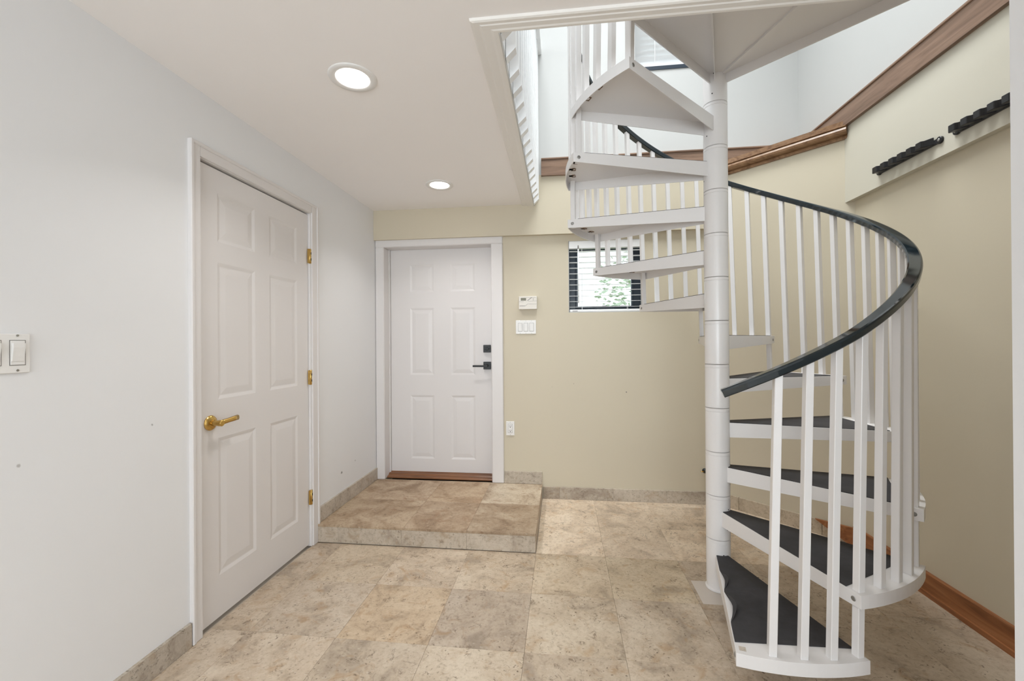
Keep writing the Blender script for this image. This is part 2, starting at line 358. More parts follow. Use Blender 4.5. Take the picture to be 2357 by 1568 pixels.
# diagonal moulding (profile swept along the diagonal wall)
A_, B_ = Vector((1.235, 3.42, 0)), Vector((1.788, 2.867, 0))
nrm = Vector((-1, -1, 0)).normalized()
prof = [(0, 2.520), (.014, 2.520), (.016, 2.528), (.022, 2.533), (.016, 2.540), (.034, 2.545), (.046, 2.553), (.051, 2.566), (.046, 2.579), (.030, 2.585), (.044, 2.590), (.044, 2.596), (.028, 2.600), (.028, 2.602), (.030, 2.628), (.0, 2.628)]
bm = bmesh.new(); bm_sweep(bm, [A_, B_], [(nrm, Vector((0, 0, 1)))]*2, prof, smooth=False)
# closed top piece back to the corner
bm_prism(bm, [(1.24, 3.42), (1.79, 2.87), (1.77, 3.39)], 2.598, 2.627)
struct(obj('trim_5', bm, 'wood_moulding'), 'brown crown moulding across the diagonal corner')

# baseboards: stone pieces set one by one
def base_y(parent, x0, x1, ys, z0, z1, material='travertine_base'):
    for a, b_ in zip(ys, ys[1:]):
        o = box('stone_piece', x0, x1, a+.0004, b_-.0004, z0, z1, material, parent, 0.0008); k = random.uniform(.94, 1.02); o.color = (k, k, k, 1)
def base_x(parent, y0, y1, xs, z0, z1, material='travertine_base'):
    for a, b_ in zip(xs, xs[1:]):
        o = box('stone_piece', a+.0004, b_-.0004, y0, y1, z0, z1, material, parent, 0.0008); k = random.uniform(.94, 1.02); o.color = (k, k*.985, k*.96, 1)
bl = struct(empty('baseboard_left')); base_y(bl, XL, XL+.014, [-3.9, -2.6, -1.2, -.2, .35, .80, 1.21, 1.612], 0.0, .099)
base_y(bl, XL, XL+.014, [2.566, 2.745, 2.965, 3.425], .116, .212)
bb = struct(empty('baseboard_back')); base_x(bb, YB-.014, YB, [-.150, -.019, .405, .812, 1.222], 0.0, .096)
base_x(bb, YB-.014, YB, [-.462, -.158], .116, .214)
bd = struct(empty('baseboard_diagonal'))
Md = T(1.215, 3.44, 0) @ Matrix.Rotation(R(-45), 4, 'Z')
for a, b_ in ((.0, .14), (.14, .40), (.40, .66), (.66, .845)):
    bm = bmesh.new(); bm_box(bm, a+.001, b_-.001, -.013, .001, 0, .096, .0015, Md); o = obj('stone_piece', bm, 'travertine_base', bd); o.color = (1.0, .95, .86, 1)
br = struct(empty('baseboard_right'))
bm = bmesh.new(); bm_prism(bm, [(XR, .0), (XR-.034, .0), (XR-.034, .022), (XR-.026, .024), (XR-.018, .104), (XR-.014, .108), (XR, .108)], 1.02, 2.875, axis='y')
obj('wooden_board', bm, 'wood_base_y', br)
bm = bmesh.new()                          # short mitred offcut lying along the diagonal wall
L = Matrix.Identity(4)
pts = [(.625, .100), (.845, .106), (.845, .0), (.80, .0)]
vv = [(a, z) for a, z in pts]
lo = [bm.verts.new(Md @ Vector((a, -.0135, z))) for a, z in vv]; hi = [bm.verts.new(Md @ Vector((a, -.030, z))) for a, z in vv]
bm.faces.new(lo); bm.faces.new(hi[::-1])
for i in range(4): bm.faces.new((lo[i], lo[(i+1) % 4], hi[(i+1) % 4], hi[i]))
obj('wooden_offcut', bm, 'wood_base_x', br)

# ------------------------------------------------------------------ stone entry step
step = thing('entry_step', 'low travertine step in front of the white entry door', 'step')
box('core', XL+.001, -.178, 2.562, YB-.002, 0.0, .100, 'grout', step)
for (x0, x1, y0, y1, c) in ((XL+.001, -.982, 2.5405, 2.992, (.93, .88, .83)), (-.982, -.580, 2.5405, 2.992, (.90, .845, .80)), (-.580, -.1575, 2.5405, 2.992, (.86, .825, .79)),
                            (XL+.001, -.982, 2.992, 3.439, (1.04, 1.0, .97)), (-.982, -.580, 2.992, 3.439, (.98, .91, .84)), (-.580, -.1575, 2.992, 3.439, (1.12, 1.16, 1.2))):
    o = box('step_tile', x0+.0003, x1-.0003, y0+.0003, y1-.0003, .1005, .1145, 'travertine_step', step, .0007); o.color = (*c, 1)
xs = [XL+.001, -1.410, -.995, -.581, -.1590]
for a, b_ in zip(xs, xs[1:]):
    o = box('riser_tile', a+.0004, b_-.0004, 2.5425, 2.5615, .001, .100, 'travertine_base', step, .0007); k = random.uniform(.93, 1.0); o.color = (k, k*.97, k*.93, 1)
for a, b_ in ((2.562, 2.99), (2.99, 3.438)):
    o = box('riser_tile', -.1775, -.1590, a+.0004, b_-.0004, .001, .100, 'travertine_base', step, .0007); o.color = (.96, .92, .86, 1)

# ------------------------------------------------------------------ panelled doors
def panel_mesh(w_, h_):
    """raised panel in a moulded recess; local x = width, y = out of the door, z = height (origin at lower left)"""
    bm = bmesh.new(); loops = []
    for ins, dep in ((0, 0), (.006, -.0015), (.016, -.0045), (.021, -.0045), (.024, -.0040), (.046, -.0012), (.050, -.0008)):
        loops.append([bm.verts.new(p) for p in ((ins, dep, ins), (w_-ins, dep, ins), (w_-ins, dep, h_-ins), (ins, dep, h_-ins))])
    for a, b_ in zip(loops, loops[1:]):
        for i in range(4): bm.faces.new((a[i], a[(i+1) % 4], b_[(i+1) % 4], b_[i]))
    bm.faces.new(loops[-1])
    return bm
def leaf_bm(w_, h_, th, cols, rows):
    """door slab front at y=0 with rectangular holes where the panels go"""
    bm = bmesh.new()
    xs_ = [0] + [c for p in cols for c in p] + [w_]; zs_ = [0] + [c for p in rows for c in p] + [h_]
    for i in range(len(xs_)-1):
        for j in range(len(zs_)-1):
            if i % 2 == 1 and j % 2 == 1: continue
            vs_ = [bm.verts.new(p) for p in ((xs_[i], 0, zs_[j]), (xs_[i+1], 0, zs_[j]), (xs_[i+1], 0, zs_[j+1]), (xs_[i], 0, zs_[j+1]))]
            bm.faces.new(vs_)
    bmesh.ops.remove_doubles(bm, verts=bm.verts[:], dist=1e-5)
    for q in (((0, 0, 0), (0, -th, 0), (0, -th, h_), (0, 0, h_)), ((w_, 0, 0), (w_, 0, h_), (w_, -th, h_), (w_, -th, 0)), ((0, 0, 0), (w_, 0, 0), (w_, -th, 0), (0, -th, 0)), ((0, 0, h_), (0, -th, h_), (w_, -th, h_), (w_, 0, h_)), ((0, -th, 0), (w_, -th, 0), (w_, -th, h_), (0, -th, h_))):
        bm.faces.new([bm.verts.new(p) for p in q])
    return bm
def nonorm(name, bm, material, parent, M):
    me = bpy.data.meshes.new(name); bm.normal_update(); bm.to_mesh(me); bm.free(); me.materials.append(MAT[material])
    o = bpy.data.objects.new(name, me); COL.objects.link(o); o.parent = parent; o.matrix_local = M
    return o
def make_leaf(parent, w_, h_, th, cols, rows, M):
    bm = leaf_bm(w_, h_, th, cols, rows); bmesh.ops.recalc_face_normals(bm, faces=bm.faces[:])
    leaf = nonorm('door_leaf', bm, 'paint_door', parent, M)
    for a, b_ in cols:
        for c, d in rows:
            bm = panel_mesh(b_-a, d-c); bmesh.ops.recalc_face_normals(bm, faces=bm.faces[:])
            nonorm('panel', bm, 'paint_door', leaf, T(a, 0, c))
    return leaf
# door in the left wall: local x runs along +Y, local y out to +X
ML = Matrix(((0, 1, 0, -1.568), (1, 0, 0, 1.676), (0, 0, 1, .012), (0, 0, 0, 1)))
d1 = struct(empty('door_1'), 'white six-panel interior door with brass lever in the white wall')
make_leaf(d1, .812, 2.056, .035, [(.108, .350), (.458, .700)], [(.190, .822), (1.000, 1.630), (1.725, 1.950)], ML)
box('dark_gap', -1.62, -1.604, D0, D1, 0.0, DT, 'void_dark', d1)
# casing pieces (a flat board with a raised outer bead)
def casing(parent, x, y0, y1, z0, z1, vertical, flip):
    bm = bmesh.new()
    if vertical:
        bm_box(bm, x-.002, x+.012, y0+.003, y1-.003, z0, z1-.003, .002)
        yb = (y0, y0+.016) if flip else (y1-.016, y1)
        bm_box(bm, x-.003, x+.018, yb[0], yb[1], z0, z1, .003)
    else:
        bm_box(bm, x-.002, x+.0115, y0+.004, y1-.004, z0, z1-.003, .002); bm_box(bm, x-.003, x+.0175, y0-.036, y1+.042, z1-.016, z1-.0005, .003)
    return obj('casing', bm, 'paint_door', parent)
casing(d1, XL, 1.616, D0-.004, 0, 2.138, True, True)
casing(d1, XL, D1+.004, 2.562, 0, 2.138, True, False)
casing(d1, XL, D0-.010, D1+.008, DT+.004, 2.138, False, False)
boxes('jamb', [(XL-.10, XL+.002, D0-.006, D0, 0, DT), (XL-.10, XL+.002, D1, D1+.006, 0, DT), (XL-.10, XL+.002, D0-.006, D1+.006, DT, DT+.006)], 'paint_door', d1)
for zc in (1.810, 1.053, .305):
    bm = bmesh.new()
    bm_lathe(bm, [(.0062, -.046), (.0075, -.045), (.0075, .045), (.0062, .046)], 12, T(-1.556, 2.4915, zc))
    bm_box(bm, -1.564, -1.5535, 2.477, 2.490, zc-.044, zc+.044); bm_box(bm, -1.560, -1.5525, 2.4925, 2.5035, zc-.044, zc+.044)
    h = obj('hinge', bm, 'brass', d1)
    boxes('pin_gap', [(-1.553, -1.5478, 2.4895, 2.4935, zc+s-.007, zc+s+.007) for s in (-.02, .018)], 'void_dark', h)
# brass lever
MH = T(-1.568, 1.738, .912) @ RY90
bm = bmesh.new(); bm_lathe(bm, [(.033, 0), (.034, .004), (.030, .010), (.022, .013), (.013, .015), (.012, .042), (.014, .044), (.014, .060), (.011, .063)], 28, MH)
hd = obj('lever_handle', bm, 'brass', d1, sharp=40)
bm = bmesh.new()
pts = [Vector((-1.568+.052, 1.738+s, .912+z)) for s, z in ((-.004, 0), (.02, 0.002), (.05, .004), (.08, .006), (.105, .008))]
fr = [(Vector((1, 0, 0)), Vector((0, 0, 1)))]*5
rings = []
for p, hh in zip(pts, (.011, .0115, .011, .012, .0125)):
    rings.append([bm.verts.new(p + Vector((a, 0, b_))) for a, b_ in ((-.005, -hh), (.004, -hh*.8), (.0065, 0), (.004, hh*.8), (-.005, hh), (-.007, 0))])
for q, r in zip(rings, rings[1:]):
    for i in range(6): f = bm.faces.new((q[i], q[(i+1) % 6], r[(i+1) % 6], r[i])); f.smooth = True
bm.faces.new(rings[0][::-1]); bm.faces.new(rings[-1]); obj('lever', bm, 'brass', hd)
box('strike_plate', -1.5675, -1.5535, 1.6715, 1.6735, .885, .945, 'steel', d1)

# entry door in the back wall: local x along +X, local y out to -Y
MB = Matrix(((1, 0, 0, -1.468), (0, -1, 0, 3.55), (0, 0, 1, .150), (0, 0, 0, 1)))
d2 = struct(empty('door_2'), 'white six-panel entry door above the stone step')
make_leaf(d2, .905, 1.9165, .04, [(.172, .384), (.530, .744)], [(.113, .660), (.834, 1.412), (1.550, 1.787)], MB)
# wide casing legs and head running back as a deep reveal
boxes('casing', [(-1.553, -1.478, 3.422, 3.555, .1145, 2.069), (-.565, -.468, 3.422, 3.47, .1145, 2.069), (-1.553, -.468, 3.422, 3.555, 2.067, 2.131)], 'paint_door', d2, .006)
boxes('stop_bead', [(-1.478, -1.470, 3.53, 3.57, .115, 2.067), (-.563, -.553, 3.47, 3.62, .115, 2.067), (-1.478, -.56, 3.556, 3.60, 2.055, 2.075)], 'paint_door', d2)
box('backing', -1.49, -.55, 3.60, 3.62, 0, 2.1, 'void_dark', d2)
bm = bmesh.new()
bm_prism(bm, [(3.468, .1145), (3.60, .1145), (3.60, .152), (3.548, .152), (3.536, .146), (3.512, .143), (3.500, .132), (3.474, .128), (3.468, .122)], -1.480, -.562, axis='x')
obj('threshold', bm, 'wood_threshold', d2)
sq = box('deadbolt', -.652, -.589, 3.530, 3.5495, 1.177, 1.240, 'black_metal', d2, .002)
bm = bmesh.new(); bm_lathe(bm, [(.014, 0), (.014, .006), (.012, .007)], 20, T(-.620, 3.530, 1.208) @ RX90); bm_box(bm, -.640, -.600, 3.510, 3.526, 1.203, 1.213, .001); obj('thumb_turn', bm, 'black_metal', sq)
lv = box('lever_rose', -.652, -.589, 3.530, 3.5495, 1.034, 1.098, 'black_metal', d2, .002)
bm = bmesh.new(); bm_lathe(bm, [(.011, 0), (.011, .046)], 18, T(-.620, 3.532, 1.066) @ RX90)
bm_box(bm, -.735, -.609, 3.484, 3.492, 1.056, 1.072, .002); obj('lever', bm, 'black_metal', lv)
# privacy pin hole
bm = bmesh.new(); bm_lathe(bm, [(.004, 0), (.004, .001)], 12, T(-.628, 3.530, 1.068) @ RX90); obj('pin', bm, 'steel', lv)

# ------------------------------------------------------------------ windows
def window(idx, x0, x1, z0, z1, yo, fw, label):
    wn = struct(empty('window_%d' % idx), label)
    boxes('frame', [(x0, x0+fw, yo, yo+.05, z0, z1), (x1-fw, x1, yo, yo+.05, z0, z1), (x0+fw, x1-fw, yo, yo+.05, z0, z0+fw*.65), (x0+fw, x1-fw, yo, yo+.05, z1-fw*.9, z1)], 'frame_navy', wn, .002)
    i = fw; j = .018
    boxes('sash', [(x0+i, x0+i+j, yo-.006, yo+.03, z0+fw*.65, z1-fw*.9), (x1-i-j, x1-i, yo-.006, yo+.03, z0+fw*.65, z1-fw*.9), (x0+i+j, x1-i-j, yo-.006, yo+.03, z0+fw*.65, z0+fw*.65+j), (x0+i+j, x1-i-j, yo-.006, yo+.03, z1-fw*.9-j, z1-fw*.9)], 'frame_navy', wn, .002)
    box('pane', x0+i+j-.004, x1-i-j+.004, yo+.012, yo+.016, z0+fw*.65+j-.004, z1-fw*.9-j+.004, 'glass', wn)
    boxes('reveal', [(x0-.001, x0+.004, YB+.001 if idx == 1 else YU+.001, yo, z0, z1), (x1-.004, x1+.001, YB+.001 if idx == 1 else YU+.001, yo, z0, z1), (x0, x1, YB+.001 if idx == 1 else YU+.001, yo, z1-.004, z1+.001), (x0, x1, YB+.001 if idx == 1 else YU+.001, yo, z0-.001, z0+.003)], 'paint_upstairs', wn)
    return wn
w1 = window(1, W0, W1, WZ0, WZ1, 3.525, .058, 'small navy-framed window with white blind in the cream wall')
bm = bmesh.new(); bm_prism(bm, [(.275, 1.532), (.43, 1.532), (.40, 1.545), (.365, 1.553), (.34, 1.553), (.30, 1.545)], 3.495, 3.522, axis='y'); obj('crank_cover', bm, 'frame_navy', w1)
w2 = window(2, U0, U1, UZ0, UZ1, 3.49, .05, 'upstairs navy-framed window with lowered blind')
box('sill_edge', U0+.02, U1, 3.394, 3.48, UZ0-.026, UZ0+.002, 'frame_navy', w2)

def blind(label, x0, x1, z0, z1, yc, n, pitch, tilt, wid=.048):
    t = thing('window_blind', label, 'blind')
    box('head_rail', x0+.004, x1-.004, yc-.03, yc+.025, z1-.062, z1-.004, 'blind_white', t, .002)
    for xa, xb in ((x0+.001, x0+.004), (x1-.004, x1-.001)): box('bracket', xa, xb, yc-.032, yc+.02, z1-.066, z1-.002, 'grey_print', t)
    bm = bmesh.new(); bm_box(bm, x0+.008, x1-.008, -wid/2, wid/2, -.0013, .0013); me0 = None
    for k in range(n):
        if me0 is None:
            o = obj('slat', bm, 'blind_white', t); me0 = o.data
        else:
            o = bpy.data.objects.new('slat', me0); COL.objects.link(o); o.parent = t
        o.location = (0, yc, z0+.045+k*pitch); o.rotation_euler = (tilt, 0, 0)
    br_ = box('bottom_rail', x0+.008, x1-.008, yc-.024, yc+.024, z0+.004, z0+.024, 'blind_white', t, .003)
    box('rail_plug', x0+.03, x0+.07, yc-.0248, yc-.024, z0+.010, z0+.015, 'grey_print', br_)
    for q in (.185, .80):
        xx = x0+(x1-x0)*q
        boxes('ladder_cord', [(xx-.0012, xx+.0012, yc-wid/2-.001, yc-wid/2, z0+.02, z1-.06), (xx-.0012, xx+.0012, yc+wid/2, yc+wid/2+.001, z0+.02, z1-.06)], 'blind_white', t)
    return t
b1 = blind('white slatted blind, slats open, on the small window beside the thermostat', W0, W1, WZ0, WZ1, 3.465, 11, .0448, R(3))
bm = bmesh.new(); bm_lathe(bm, [(.0045, 1.57), (.0045, 2.005)], 8, T(.142, 3.432, 0)); wd = obj('tilt_wand', bm, 'blind_white', b1)
bm = bmesh.new(); bm_lathe(bm, [(.002, 2.0), (.005, 2.012), (.005, 2.03), (.002, 2.036)], 8, T(.142, 3.434, 0)); obj('wand_hook', bm, 'grey_print', wd)
b2 = blind('white slatted blind, slats closed, on the upstairs window', U0, U1, UZ0, UZ1, 3.45, 20, .0445, R(-56))

# ------------------------------------------------------------------ outdoors beyond the windows
struct(box('ground_outside', -14, 16, 3.62, 30, -.5, -.3, 'lawn'))
def tree(label, x, y, h, rad, n):
    t = thing('tree', label, 'tree')
    bm = bmesh.new(); bm_lathe(bm, [(.14, -.3), (.10, h*.5), (.05, h)], 10, T(x, y, 0)); obj('trunk', bm, 'bark', t)
    bm = bmesh.new()
    for k in range(n):
        c = Vector((random.gauss(0, 1), random.gauss(0, 1), random.gauss(0, .8)))
        c = Vector((x, y, h)) + c.normalized()*rad*random.random()**.4
        M = T(*c) @ Matrix.Rotation(random.random()*6.3, 4, 'Z') @ Matrix.Rotation(random.random()*3, 4, 'X')
        s = random.uniform(.05, .10)
        a = [bm.verts.new(M @ Vector(p)) for p in ((-s, 0, 0), (0, -s*.45, s*.08), (s, 0, 0), (0, s*.45, s*.08))]
        bm.faces.new(a)
    o = obj('foliage', bm, 'leaf_green', t); o['kind'] = 'stuff'
tree('leafy tree outside the small window', 1.9, 9.5, 2.3, 1.2, 700)

# ------------------------------------------------------------------ spiral staircase
CX, CY = .795, 2.286
RO, RB, HR, ZS = .765, .740, .2211, .187
J = [-103.9, -73.7, -42.9, -13.2, 16.5, 46.9, 78.0, 108.2, 138.8, 168.4, 196.2, 226.0]
def zt(k): return ZS + HR*(k-1)              # top of tread k
stair = tag(empty('spiral_staircase', (CX, CY, 0)), 'white metal spiral staircase with black handrail and dark rubber treads', 'staircase')
def sobj(name, bm, material, parent=None, **kw):
    return obj(name, bm, material, parent or stair, **kw)
# column: base plate, pole, sleeves
box('base_plate', .672-CX, .93-CX, 2.135-CY, 2.335-CY, -.011, .0015, 'plate_paint', stair, .001)
bm = bmesh.new(); bm_lathe(bm, [(.062, .003), (.062, .009), (.0575, .010), (.055, .012), (.055, ZS-.02)], 40); sobj('pole', bm, 'metal_white', sharp=35)
bm = bmesh.new(); bm_box(bm, -.052, -.030, -.0475, -.040, .018, .05, 0, Matrix.Rotation(R(62), 4, 'Z')); sobj('pole_slot', bm, 'rust')
zj = [.030] + [.262 + HR*k for k in range(11)] + [2.66]
for k in range(len(zj)-1):
    a, b_ = zj[k]+.001, zj[k+1]-.001
    bm = bmesh.new()
    ra = .0572
    bm_lathe(bm, [(ra-.003, a), (ra, a+.0015), (ra, b_-.0175), (ra-.002, b_-.0165), (ra-.002, b_-.0150), (ra, b_-.014), (ra, b_-.0015), (ra-.003, b_)], 48)
    s = sobj('sleeve', bm, 'metal_white', sharp=35)
    aj = J[min(k, 11)] if k < 12 else 226
    for (da, dz) in ((22, -.055), (30, .045)):
        M = Matrix.Rotation(R(aj+da-10), 4, 'Z') @ T(ra-.0015, 0, (a+b_)/2+dz) @ RY90
        bm = bmesh.new(); bm_lathe(bm, [(.0032, 0), (.0032, .0021)], 10, M); obj('set_screw', bm, 'black_metal', s)

def sector(a0, a1, off, ro, r0, nseg=14):
    """plan outline of a tread between joint angles with parallel side offsets"""
    d0 = Vector((math.cos(R(a0)), math.sin(R(a0)))); n0 = Vector((d0.y, -d0.x))     # clockwise side
    d1_ = Vector((math.cos(R(a1)), math.sin(R(a1)))); n1 = Vector((-d1_.y, d1_.x))   # anticlockwise side
    ex = math.degrees(math.asin(off/ro))
    pts_ = []
    q0 = d0*r0 + n0*min(off, .030); pts_.append(q0)
    for i in range(nseg+1):
        a = R(a0-ex + (a1-a0+2*ex)*i/nseg); pts_.append(Vector((math.cos(a), math.sin(a)))*ro)
    pts_.append(d1_*r0 + n1*min(off, .030))
    return pts_
def skirt_depth(r): return .074 + (.046-.074)*min(1, max(0, (r-.057)/(RO-.057)))
def tread(k):
    a0, a1 = J[k-1], J[k]
    z = zt(k)
    out = sector(a0, a1, .0175, RO, .048); inn = sector(a0, a1, .0135, RO-.004, .048)
    bm = bmesh.new()
    th = .004
    top = [bm.verts.new((p.x, p.y, z)) for p in out]
    lo = [bm.verts.new((p.x, p.y, z-skirt_depth(p.length))) for p in out]
    lin = [bm.verts.new((p.x, p.y, z-skirt_depth(p.length))) for p in inn]
    tin = [bm.verts.new((p.x, p.y, z-th)) for p in inn]
    bm.faces.new(top); bm.faces.new(tin[::-1]); n = len(out)
    for i in range(n):
        j = (i+1) % n
        bm.faces.new((top[i], lo[i], lo[j], top[j])); bm.faces.new((lo[i], lin[i], lin[j], lo[j])); bm.faces.new((lin[i], tin[i], tin[j], lin[j]))
    t = sobj('tread', bm, 'metal_white')
    bv = t.modifiers.new('edge', 'BEVEL'); bv.width = .0016; bv.segments = 1; bv.limit_method = 'ANGLE'; bv.angle_limit = R(50)
    # rubber mat with a straight outer edge
    d0 = Vector((math.cos(R(a0)), math.sin(R(a0)))); d1_ = Vector((math.cos(R(a1)), math.sin(R(a1))))
    n0 = Vector((d0.y, -d0.x)); n1 = Vector((-d1_.y, d1_.x))
    rm = .708
    lead = []
    m_ = 40
    for i in range(m_+1):
        r = .058 + (rm-.058)*i/m_
        o_ = .020
        if k == 1 and .20 < r < .60:       # curled, wavy nosing edge of the lowest mat
            ph = (r-.20)/.40
            o_ -= .013*max(0, math.sin(ph/.45*math.pi))**1.3 if ph < .45 else .021*max(0, math.sin((ph-.45)/.55*math.pi))**1.4
        lead.append(d0*r + n0*(o_-.006))
    trail = [d1_*rm + n1*.014, d1_*.058 + n1*.014]
    poly = lead + trail
    bm = bmesh.new()
    lo = [bm.verts.new((p.x, p.y, z+.0002)) for p in poly]; hi = [bm.verts.new((p.x, p.y, z+.0030)) for p in poly]
    bm.faces.new(hi); bm.faces.new(lo[::-1])
    for i in range(len(poly)):
        j = (i+1) % len(poly); bm.faces.new((lo[i], lo[j], hi[j], hi[i]))
    o = obj('tread_mat', bm, 'tread_rubber', t)
    if k == 1:                              # the lifted lip of the mat
        for (r0, r1, amp) in ((.23, .36, .006), (.40, .585, .012)):
            bm = bmesh.new(); prev = None
            for i in range(17):
                r = r0+(r1-r0)*i/16; s = math.sin(math.pi*i/16)
                base_ = d0*r + n0*(.007-amp*1.15*s); tip = base_ - n0*.012*s
                ring = [bm.verts.new((base_.x, base_.y, z+.003)), bm.verts.new((base_.x+n0.x*.003, base_.y+n0.y*.003, z+.003+.012*s)), bm.verts.new((tip.x, tip.y, z+.004+.015*s)), bm.verts.new((tip.x, tip.y, z+.003))]
                if prev:
                    for q in range(4): bm.faces.new((prev[q], prev[(q+1) % 4], ring[(q+1) % 4], ring[q]))
                prev = ring
            obj('mat_curl', bm, 'tread_rubber', t)
    # bolts in the skirt at both outer corners
    for ang, side in ((a0, -1), (a1, 1)):
        d = Vector((math.cos(R(ang)), math.sin(R(ang)), 0)); nn = Vector((-d.y, d.x, 0))*side
        p = d*(RB-.002) + nn*.0170 + Vector((0, 0, z-.0235))
        q = nn.to_track_quat('Z', 'Y').to_matrix().to_4x4()
        bm = bmesh.new(); bm_lathe(bm, [(.0085, 0), (.0085, .0015), (.0055, .003), (.003, .0022)], 14, T(*p) @ q); obj('bolt', bm, 'bolt_dark', t)
    # rusty weld clips under the rim where the intermediate balusters end
    if k >= 8:
        for i in (1, 2, 3):
            a = a0+(a1-a0)*i/4
            M = Matrix.Rotation(R(a), 4, 'Z') @ T(RB-.012, 0, z)
            bm = bmesh.new()
            bm_box(bm, -.016, -.0135, -.013, .013, -.0065, -.0035, 0, M); bm_box(bm, -.016, .006, -.0150, -.0128, -.0065, -.0035, 0, M); bm_box(bm, -.012, .004, .0128, .0148, -.008, -.0035, 0, M)
            obj('weld_mark', bm, 'rust', t)
    return t
treads = [tread(k) for k in range(1, 12)]
# little square baluster hole left open in the first tread
a = R(J[0]); M = Matrix.Rotation(a, 4, 'Z') @ T(RB-.004, .006, zt(1))
bm = bmesh.new(); bm_box(bm, -.011, .011, -.011, .011, .0002, .0010, 0, M); obj('open_socket', bm, 'travertine_base', treads[0])

# handrail: helical sweep of a rounded flat section
def rail_z(s):                               # s in joints (0 = J0)
    return ZS + HR*s + .884 + (.034*max(0, 1-s)**1.2)
def jang(s):
    i = int(math.floor(s)); 
    if i < 0: return J[0] + (J[1]-J[0])*s
    if i >= 11: return J[11] + 30*(s-11)
    return J[i] + (J[i+1]-J[i])*(s-i)
pts, fr = [], []
n = 360; s0, s1 = -.13, 11.0
for i in range(n+1):
    s = s0+(s1-s0)*i/n; a = R(jang(s))
    pts.append(Vector((RB*math.cos(a), RB*math.sin(a), rail_z(s))))
for i in range(n+1):
    tng = (pts[min(n, i+1)]-pts[max(0, i-1)]).normalized()
    rad = Vector((pts[i].x, pts[i].y, 0)).normalized(); up = tng.cross(rad)
    if up.z < 0: up = -up
    fr.append((rad, up))
sect = [(-.021, -.012), (-.018, -.0155), (.018, -.0155), (.021, -.012), (.0235, .006), (.0215, .0115), (.0165, .0140), (-.0165, .0140), (-.0215, .0115), (-.0235, .006)]
bm = bmesh.new(); bm_sweep(bm, pts, fr, sect); rail = sobj('handrail', bm, 'handrail_vinyl', sharp=24)
bm = bmesh.new(); t0_ = (pts[0]-pts[1]).normalized()
bm_sweep(bm, [pts[0]-t0_*.001, pts[0]+t0_*.0016], [fr[0], fr[0]], [(a*.93, b_*.9) for a, b_ in sect], smooth=False); obj('steel_core_end', bm, 'steel', rail)
bm = bmesh.new(); bm_sweep(bm, [pts[0]+t0_*.0005, pts[0]+t0_*.0022], [fr[0], fr[0]], [(a*.72, b_*.66) for a, b_ in sect], smooth=False); obj('core_hollow', bm, 'void_dark', rail)

# balusters: square tubes, one per quarter joint
def baluster(s, zlo, zhi, name='baluster'):
    a = R(jang(s)); h_ = .0128
    M = Matrix.Rotation(a, 4, 'Z') @ T(RB-.004, 0, 0)
    bm = bmesh.new(); bm_box(bm, -h_, h_, -h_, h_, zlo, zhi, .0018, M)
    for v in bm.verts:                       # the tubes lean a little uphill
        q_ = .0255*(v.co.z-zlo)/(.97)
        v.co.x -= math.sin(a)*q_; v.co.y += math.cos(a)*q_
    for v in bm.verts:                       # cut the tube top to the slope of the rail
        if v.co.z > zhi-.01:
            v.co.z += .57*(-math.sin(a)*v.co.x + math.cos(a)*v.co.y)
    return sobj(name, bm, 'metal_white')
for q in range(1, 45):
    s = q/4
    k = int(math.floor(s)) + 1               # tread whose span holds it
    top = rail_z(s) - .0170
    if q % 4 == 0:
        k = int(s)                           # trailing corner of tread k, leading corner of k+1
        baluster(s, zt(k)-.002 if k < 11 else zt(k), top)
    else:
        baluster(s, zt(k)-.004, top)
# visible lower stubs where a corner baluster passes through the tread below it
for k in range(2, 12):
    a = R(J[k-1]); M = Matrix.Rotation(a, 4, 'Z') @ T(RB-.004, 0, 0)
    bm = bmesh.new(); bm_box(bm, -.0126, .0126, -.0126, .0126, zt(k-1)-.044, zt(k-1)-.0042, .001, M); sobj('baluster_foot', bm, 'metal_white')
# top landing: plate with skirts, ribs
LZ = zt(12)
def lpt(a, r): return Vector((r*math.cos(R(a)), r*math.sin(R(a))))
d0 = lpt(226, 1); d1_ = lpt(317.5, 1)
yfront = (OY-.02) - CY
def to_front(d): return d * (yfront/d.y)
P0 = Vector((-.0, -.0)); A0 = d0*.762; A1 = Vector((A0.x, yfront)); B1 = to_front(d1_)
bm = bmesh.new()
poly = [d0*.045, A0, A1, Vector((B1.x, yfront)), d1_*.045]
bm_prism(bm, [(p.x, p.y) for p in poly], LZ-.006, LZ)
def bar(p, q, zlo, zhi, t_):
    d = (q-p).normalized(); n_ = Vector((-d.y, d.x))*t_/2
    bm_prism(bm, [(v.x, v.y) for v in (p-n_, q-n_, q+n_, p+n_)], zlo, zhi)
bar(d0*.045, A0, LZ-.051, LZ-.006, .006); bar(d1_*.045, B1, LZ-.051, LZ-.006, .006); bar(A0, A1, LZ-.051, LZ-.006, .006)
land = sobj('landing', bm, 'metal_white')
bm = bmesh.new(); e0 = lpt(250, 1); e1 = lpt(288, 1)
q0, q1 = to_front(e0), to_front(e1)
bar(e0*.05, q0, LZ-.042, LZ-.006, .004); obj('stiffener', bm, 'metal_white', land)
bm = bmesh.new(); off = Vector((.03, 0))
bm_prism(bm, [(v.x, v.y) for v in (e1*.06, q1, q1+Vector((.075, 0)), e1*.06+Vector((.012, 0)))], LZ-.016, LZ-.006); obj('weld_strip', bm, 'metal_white', land)
# landing rail posts (rise from the landing corner)
a = R(226); M = Matrix.Rotation(a, 4, 'Z') @ T(RB-.004, 0, 0)
bm = bmesh.new(); bm_box(bm, -.0135, .0135, -.0135, .0135, zt(11)-.002, LZ+1.0, .0018, M); sobj('newel_post', bm, 'metal_white')

